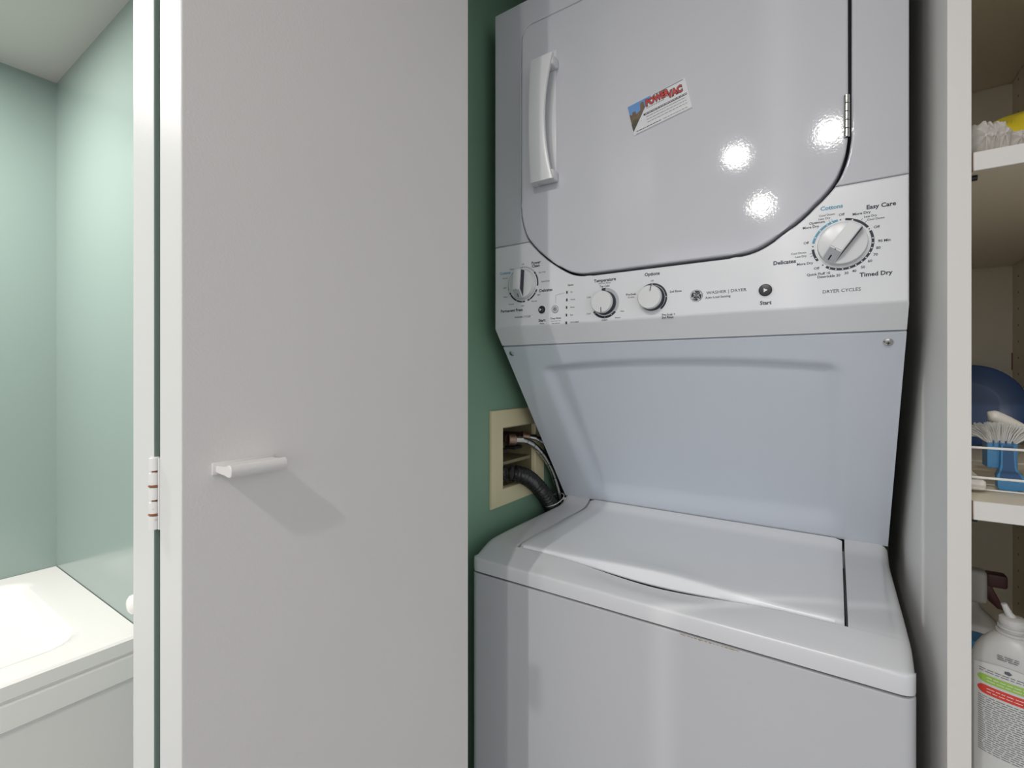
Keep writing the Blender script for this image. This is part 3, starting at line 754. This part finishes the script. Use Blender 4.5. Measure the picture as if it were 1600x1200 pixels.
# ------------------------------------------------------------------ shelf cabinet
CX0, CX1, CX2, CX3, CY0, CY1 = .104, .124, .308, .328, .722, 1.425
cab = thing('shelf_cabinet', (.216, 1.07, -H), 'tall white open shelf cabinet right of the washer dryer', 'cabinet')
sp_ = obj('side_panel', B(CX0, CX1, CY0 + .001, CY1 + .02, -H, 1.10), 'melamine', cab)
obj('edge_band', B(CX0, CX1, CY0, CY0 + .001, -H, 1.10), 'edge_band', sp_, label='greyer front edge')
obj('side_panel', B(CX2, CX3, CY0, CY1 + .02, -H, 1.10, .0008, 1), 'shelf_in', cab, wn=True)
obj('back_panel', B(CX1, CX2, CY1, CY1 + .006, -H, 1.10), 'shelf_in', cab)
for zt_, yb in ((.632, .0), (.248, 0), (-.1423, 0), (-.540, 0), (-.90, 0)):
    z0 = zt_ - .0212
    s = obj('shelf', B(CX1 + .0032, CX2 - .001, .7372, CY1 - .002, z0, zt_), 'shelf_in', cab)
    bm = B(CX1 + .0036, CX2 - .0012, .7345, .7372, z0, zt_, .0007, 1); obj('edge_band', bm, 'edge_band', s, label='white front edge')
    obj('raw_end', B(CX1 + .0022, CX1 + .0036, .7352, CY1 - .004, z0 + .0003, zt_ - .0003), 'raw_edge', s, label='bare brown particleboard end')
    for yy in (.752, 1.30):
        for xx, sg in ((CX1, 1), (CX2, -1)):
            bm = bmesh.new(); tube(bm, [(xx - .002 * sg, yy, z0 - .0028), (xx + .0100 * sg, yy, z0 - .0031)], .0030, 10); obj('shelf_pin', bm, 'black', cab)
bm = bmesh.new()
for z in [-.80 + .032 * k for k in range(58)]:
    for yy in (.77, 1.385): lathe(bm, [(.0024, 0), (.0024, .0004)], (yy, 0, z), 'Z', 8); 
# holes: thin dark discs let into the inner face of the far side panel
bm.free(); bm = bmesh.new()
for k in range(58):
    for yy in (.775, 1.385):
        ang = [2 * pi * j / 8 for j in range(8)]
        bm.faces.new([bm.verts.new((CX2 - .0003, yy + .0026 * cos(a), -.80 + .0333 * k + .0026 * sin(a))) for a in ang])
obj('peg_holes', bm, 'black', cab, smooth=False, stuff=True, label='rows of small dark peg holes')

obj('rust_streak', B(CX2 - .0016, CX2 - .0002, CY1 - .0016, CY1 - .0001, .008, .044), 'rust', cab, label='rusty brown streak in the back corner')

# top shelf: white paper roll ends and a yellow bag
def blob(bm, c, r, noise=.2, seed=0, seg=28, flatz=None, f=3.):
    rnd = random.Random(seed); ph = [(rnd.uniform(0, 6), rnd.uniform(1, f), rnd.uniform(1, f), rnd.uniform(1, f)) for _ in range(6)]
    bmesh.ops.create_uvsphere(bm, u_segments=seg, v_segments=seg // 2, radius=1.)
    for v in bm.verts:
        q = v.co.copy(); s = 1 + noise * sum(sin(p[0] + p[1] * q.x * 2 + p[2] * q.y * 2 + p[3] * q.z * 2) for p in ph) / 4
        v.co = Vector((c[0] + r[0] * q.x * s, c[1] + r[1] * q.y * s, c[2] + r[2] * q.z * s))
        if flatz is not None and v.co.z < flatz: v.co.z = flatz
Z1 = .2482
def paper_wad(name, c, r, seed, label, sq):
    """a wad of thin folded paper: pleats fan back from the front face"""
    R = thing(name, (c[0], c[1], Z1), label, 'paper'); rr = random.Random(seed)
    for q in range(3):
        bm = bmesh.new(); cx = c[0] + (q - 1) * r[0] * .52; s_ = (.72, .80, .66)[(q + seed) % 3]
        n, m_ = 40, 16; V = []; p1, p2 = rr.uniform(0, 6), rr.uniform(0, 6)
        for i in range(m_ + 1):
            t_ = i / m_; row = []
            for k in range(n):
                a = 2 * pi * k / n; e = 2.0 + sq
                ca, sa = cos(a), sin(a); ca = math.copysign(abs(ca) ** (2 / e), ca); sa = math.copysign(abs(sa) ** (2 / e), sa)
                pr = sin(pi * (.004 + .992 * t_)) ** .6
                pl_ = 1 + .085 * sin(9 * a + p1 + 3 * t_) * pr + .05 * sin(17 * a + p2 - 2 * t_) + .03 * sin(23 * t_ + a)
                x = cx + r[0] * s_ * pl_ * ca * pr; z = c[2] + r[2] * (.86 + .14 * s_) * pl_ * sa * pr
                y = c[1] - r[1] + 2 * r[1] * t_ + .0018 * sin(5 * a + p2) + .004 * q
                row.append(bm.verts.new((x, y, max(Z1 + .0004 + .0006 * q, z))))
            V.append(row)
        for i in range(m_):
            for k in range(n): bm.faces.new((V[i][k], V[i][(k + 1) % n], V[i + 1][(k + 1) % n], V[i + 1][k]))
        bm.faces.new(V[0][::-1]); bm.faces.new(V[-1])
        obj('paper_fold', bm, 'paper', R)
paper_wad('paper_wad', (.1505, .795, Z1 + .024), (.0165, .040, .0275), 1, 'rounded crumpled white paper wad at the left end of the top shelf', 0)
paper_wad('paper_wad', (.1790, .800, Z1 + .0165), (.0135, .036, .0185), 5, 'lower squarish white paper wad on the top shelf, right of the rounded one', 1.6)

yb = thing('yellow_bag', (.215, .92, Z1), 'shiny yellow plastic bag heaped behind the white paper on the top shelf', 'bag')
bm = bmesh.new(); blob(bm, (.2120, .925, Z1 + .048), (.080, .080, .050), .10, 7, 44, Z1 + .0005, 5.)
obj('bag_body', bm, 'yellow', yb)
bm = bmesh.new()
for k in range(5):
    a = .5 + k * .45; tube(bm, catmull([(.19 + .012 * k, .875 + .004 * k, Z1 + .080), (.185 + .011 * k, .858, Z1 + .066 - .003 * k), (.18 + .013 * k, .846, Z1 + .045)], 5), .0018, 6)
obj('bag_fold', bm, 'yellow', yb, stuff=True)

# middle shelf
Z2 = -.1421
pt = thing('blue_plate', (.222, 1.30, Z2), 'deep blue round plate standing on edge at the back of the middle shelf', 'plate')
bm = bmesh.new(); R = .0790
lathe(bm, [(.0004, -.006), (.030, -.006), (.034, -.009), (.046, -.007), (.074, .0035), (R, .0065), (R, .0085), (R - .002, .0092), (.072, .0068), (.046, -.001), (.040, -.0018), (.0004, -.002)], (0, 0, 0), '-Y', 64)
bmesh.ops.transform(bm, matrix=Matrix.Translation((.2225, 1.30, Z2 + R + .001)) @ Matrix.Rotation(radians(-7), 4, 'X'), verts=bm.verts)
obj('plate_body', bm, 'blue_plate', pt)
wb = thing('wire_basket', (.20, .83, Z2), 'low white wire basket at the front of the middle shelf', 'basket')
by0, by1, bx0, bx1 = .7605, .905, .1285, .300
for z in (-.0852, -.1196):
    bm = bmesh.new(); tube(bm, [(bx0, by0, z), (bx1, by0, z), (bx1, by1, z), (bx0, by1, z), (bx0, by0 + .001, z)], .0014, 8); obj('basket_rail', bm, 'wire', wb)
for yy in [.80, .84, .88]:
    bm = bmesh.new(); tube(bm, [(bx0, yy, -.0852), (bx0, yy, Z2 + .0022), (bx1, yy, Z2 + .0022), (bx1, yy, -.0852)], .0010, 6); obj('basket_wire', bm, 'wire', wb)
for yy in (by0, by1):
    bm = bmesh.new(); tube(bm, [(bx1 - .004, yy, -.0852), (bx1 - .004, yy, Z2 + .0012)], .0012, 6); obj('basket_wire', bm, 'wire', wb)
# dish brush, standing on the foot of its handle
br = thing('dish_brush', (.1745, .82, Z2), 'bright blue brush with fanned white bristles standing behind the basket wires', 'brush')
def outline_solid(pts, y0, y1, bev): return prism(bmesh.new(), pts, y0, y1, bev, 2)
body = [(.1655, -.0860), (.1650, -.110), (.1640, -.1175), (.1620, -.1225), (.1625, Z2 + .005), (.1640, Z2 + .0018), (.1740, Z2 + .0006), (.1845, Z2 + .0022), (.1868, Z2 + .006), (.1868, -.1245), (.1830, -.1190), (.1800, -.1150), (.1790, -.110), (.1780, -.0860)]
obj('brush_handle', outline_solid(body, .8110, .8220, .0010), 'blue', br, wn=True)
chan = [(.1675, -.0865), (.1672, -.112), (.1660, -.1185), (.1645, -.1235), (.1650, -.1262), (.1755, -.1258), (.1838, -.1262), (.1815, -.1210), (.1778, -.1165), (.1768, -.112), (.1760, -.0865)]
obj('handle_channel', outline_solid(chan, .8103, .8112, 0), 'blue_dark', br, smooth=False, label='darker blue hollow of the handle')
bm = bmesh.new(); box(bm, .1545, .1815, .8175, .842, -.1155, -.0845, .0012)
obj('brush_head', bm, 'blue', br, wn=True)
for x in (.1600, .1655, .1712, .1768):
    bm = bmesh.new(); box(bm, x - .0007, x + .0007, .8168, .819, -.0885, -.0815); obj('head_notch', bm, 'blue_dark', br)
bm = bmesh.new(); rr = random.Random(3)
for k in range(620):
    u = rr.random(); v = rr.random()
    x = .1555 + .0255 * u; y = .8185 + .022 * v
    sp = (u - .5) * 2; dx = .0150 * sp * abs(sp) + .009 * sp + rr.gauss(0, .0014); dy = (v - .5) * .022 + rr.gauss(0, .0012)
    h = .0235 * (1 - .30 * sp * sp) + rr.gauss(0, .0008)
    p0 = Vector((x, y, -.0850)); p1 = Vector((x + dx * .45, y + dy * .5, -.0850 + h * .6)); p2 = Vector((x + dx, y + dy, -.0850 + h))
    tube(bm, [p0, p1, p2], lambda i, l: (.00055, .0005, .00035)[i], 3)
obj('bristles', bm, 'bristle', br, stuff=True)
wh = thing('white_brush_handle', (.19, .885, Z2), 'white rounded plastic handle lying behind the blue brush', 'utensil')
bm = bmesh.new()
pth = [(.1645, .868, -.0540), (.1665, .868, -.0541), (.172, .868, -.0560), (.180, .869, -.0605), (.192, .870, -.0680), (.210, .872, -.0790), (.235, .875, -.094), (.262, .878, -.112), (.288, .881, -.1290)]
tube(bm, catmull(pth, 4), lambda i, l: min(.0078, .0030 + sqrt(max(0, l)) * .065) - min(.0022, max(0, l - .02) * .05), 18)
obj('handle_shaft', bm, 'offwhite', wh)
bm = bmesh.new(); lathe(bm, [(.014, -.010), (.016, -.006), (.016, .0), (.010, .004)], (.288, .881, -.1305), 'Z', 20); obj('handle_head', bm, 'offwhite', wh)
sb = thing('soap_block', (.137, .795, Z2), 'small white rounded block at the left end of the basket', 'soap')
bm = bmesh.new(); box(bm, .1262, .1475, .780, .815, Z2 + .0036, Z2 + .0165, .004, 3); obj('block_body', bm, 'offwhite', sb, wn=True)
cdp = thing('cream_card', (.142, .845, Z2), 'pale cream card leaning in the left corner of the basket', 'card')
bm = bmesh.new()
vs = [bm.verts.new(p) for p in ((.1295, .832, Z2 + .0035), (.158, .838, Z2 + .0035), (.1295, .850, Z2 + .034))]; vb = [bm.verts.new(v.co + Vector((0, .0012, .0004))) for v in vs]
bm.faces.new(vs); bm.faces.new(vb[::-1])
for k in range(3): bm.faces.new((vs[k], vs[(k + 1) % 3], vb[(k + 1) % 3], vb[k]))
obj('card_sheet', bm, 'cream', cdp, smooth=False)

# lower shelf: label bottle in front, spray bottle and blue-capped bottle behind
Z3 = -.5398
bt = thing('cleaner_bottle', (.1745, .805, Z3), 'white squeeze bottle with flip spout and green and red label bands', 'bottle', radians(-19))
def super_loft(bm, rows, n=36, e=2.6):
    V = []
    for z, hx, hy, ox in rows:
        ring = []
        for k in range(n):
            a = 2 * pi * k / n; ca, sa = cos(a), sin(a)
            ring.append(bm.verts.new((ox + hx * math.copysign(abs(ca) ** (2 / e), ca), hy * math.copysign(abs(sa) ** (2 / e), sa), z)))
        V.append(ring)
    for a, b in zip(V, V[1:]):
        for k in range(n): bm.faces.new((a[k], a[(k + 1) % n], b[(k + 1) % n], b[k]))
    bm.faces.new(V[0][::-1]); bm.faces.new(V[-1])
bh = -.3085 - Z3
bm = bmesh.new()
super_loft(bm, [(.0005, .034, .022, 0), (.004, .037, .0245, 0), (.05, .0375, .025, 0), (.12, .0375, .025, 0), (bh - .050, .0374, .0249, 0), (bh - .036, .0362, .0243, .0), (bh - .025, .0330, .0228, .0), (bh - .015, .0275, .0205, .0), (bh - .007, .0208, .0178, .0), (bh - .0015, .0152, .0145, .0), (bh, .0128, .0128, .0)])
obj('bottle_body', bm, 'bottle', bt, local=True)
tilt = Matrix.Translation((0, 0, bh)) @ Matrix.Rotation(radians(0), 4, 'Y')
bm = bmesh.new(); lathe(bm, [(.0150, .0), (.0150, .003), (.0115, .0035), (.0115, .0055), (.0135, .006), (.0135, .0085), (.0112, .009), (.0112, .011), (.0125, .0115), (.0120, .018), (.0100, .0195), (.0004, .0200)], (0, 0, 0), 'Z', 28)
bmesh.ops.transform(bm, matrix=tilt, verts=bm.verts)
cpb = obj('bottle_cap', bm, 'bottle', bt, local=True)
bm = bmesh.new(); tube(bm, [(-.001, 0, .0185), (-.004, -.001, .024), (-.0075, -.002, .0335)], lambda i, l: (.0044, .0036, .0028)[i], 12); bmesh.ops.transform(bm, matrix=tilt, verts=bm.verts); obj('bottle_spout', bm, 'bottle', cpb, local=True)
# label on the front, curved with the bottle
def on_front(x, z, lift): 
    e = 2.6; q = min(1., abs(x / .0375)); y = -.025 * (max(0., 1 - q ** e)) ** (1 / e)
    return (x, y - lift, z)
def lab(pts_fn, nx, nz, lift):
    bm = bmesh.new(); grid(bm, nx, nz, lambda u, v: on_front(*pts_fn(u, v), lift)); return bm
ltop = lambda x: bh - .0330 - .006 * (x / .031) ** 2
def lbl(u, v):
    x = -.0310 + .062 * u; return (x, .02 + (ltop(x) - .02) * v)
obj('bottle_label', lab(lbl, 24, 12, .0004), 'label', bt, local=True)
def band(zc, hgt, x0, m):
    def fn(u, v):
        x = x0 + (.0300 - x0) * u; t_ = min(1., (x - x0) / .005); return (x, zc + hgt * (v - .5) * (.25 + .75 * sqrt(t_)))
    obj('label_band', lab(fn, 24, 2, .0008), m, bt, local=True, label='green band' if m == 'green_ink' else 'red band')
zb1 = bh - .0540; zb2 = zb1 - .0130
band(zb1, .0095, -.0275, 'green_ink'); band(zb2, .0105, -.0275, 'red_ink')
bm = bmesh.new(); bw = bmesh.new(); rr = random.Random(8)
def fine_line(bm, z, x0, x1, wd):
    x = x0
    while x < x1:
        l = rr.uniform(.003, .008); xe = min(x1, x + l)
        vs = [bm.verts.new(on_front(a, b, .0011)) for a, b in ((x, z - wd), (xe, z - wd), (xe, z + wd), (x, z + wd))]; bm.faces.new(vs); x += l + .0012
for k in range(2): fine_line(bm, zb1 + .0085 + .0026 * k, -.026, .024, .00035)
for k in range(26): fine_line(bm, zb2 - .0085 - .0026 * k, -.027, .027, .00035)
for z in (zb1, zb2):
    for q in (-.0018, .0018): fine_line(bw, z + q, -.019, .028, .0003)
for k in range(3): fine_line(bm, bh - .0205 - .0022 * k, -.010, .008, .0004)
vs = [bm.verts.new(on_front(-.001 + .0035 * cos(2 * pi * k / 5), bh - .0385 + .0024 * sin(2 * pi * k / 5), .0011)) for k in range(5)]; bm.faces.new(vs)
pobj('printed_lettering', bm, 'grey_ink', bt, local=True, label='fine grey print and mark'); pobj('printed_lettering', bw, 'white_ink', bt, local=True, label='white print on the bands')
bm = bmesh.new(); vs = [bm.verts.new(on_front(.0285 + .0055 * cos(2 * pi * k / 14), bh - .046 + .0075 * sin(2 * pi * k / 14), .0012)) for k in range(14)]; bm.faces.new(vs)
pobj('label_dot', bm, 'red_ink', bt, local=True, label='red spot at the label edge')

sp = thing('spray_bottle', (.185, 1.10, Z3), 'white spray bottle with a dark red trigger at the back of the lower shelf', 'spray bottle')
bm = bmesh.new(); super_loft(bm, [(.0005, .042, .03, 0), (.005, .045, .033, 0), (.08, .045, .033, 0), (.125, .041, .030, 0), (.142, .024, .021, 0), (.152, .014, .014, 0), (.162, .013, .013, 0)])
obj('bottle_body', bm, 'bottle', sp, local=True)
bm = bmesh.new(); box(bm, -.040, .022, -.013, .013, .160, .214, .006, 3); s1 = obj('spray_head', bm, 'bottle', sp, local=True, wn=True)
bm = bmesh.new(); box(bm, .020, .046, -.011, .011, .190, .212, .004, 2); obj('spray_nozzle', bm, 'darkred', s1, local=True, wn=True)
bm = bmesh.new()
tp = [(.016, .196), (.026, .194), (.032, .180), (.040, .162), (.046, .154), (.034, .156), (.024, .166), (.018, .180)]
prism(bm, tp, -.008, .008, .0015, 2); obj('spray_trigger', bm, 'darkred', s1, local=True, label='dark red trigger')
bc = thing('blue_capped_bottle', (.175, .985, Z3), 'dark red bottle with a blue cap, half hidden behind the white squeeze bottle', 'bottle')
bm = bmesh.new(); lathe(bm, [(.026, .0005), (.028, .004), (.028, .095), (.026, .108), (.021, .120), (.0185, .126)], (0, 0, 0), 'Z', 32); obj('bottle_body', bm, 'darkred', bc, local=True)
bm = bmesh.new(); lathe(bm, [(.021, .124), (.0225, .126), (.0220, .142), (.0195, .146), (.0004, .147)], (0, 0, 0), 'Z', 32); obj('bottle_cap', bm, 'blue', bc, local=True, label='blue screw cap')
bm = bmesh.new(); lathe(bm, [(.0230, .1195), (.0236, .1205), (.0236, .1235), (.0230, .1245)], (0, 0, 0), 'Z', 32); obj('cap_ring', bm, 'white_ink', bc, local=True, label='thin white ring')
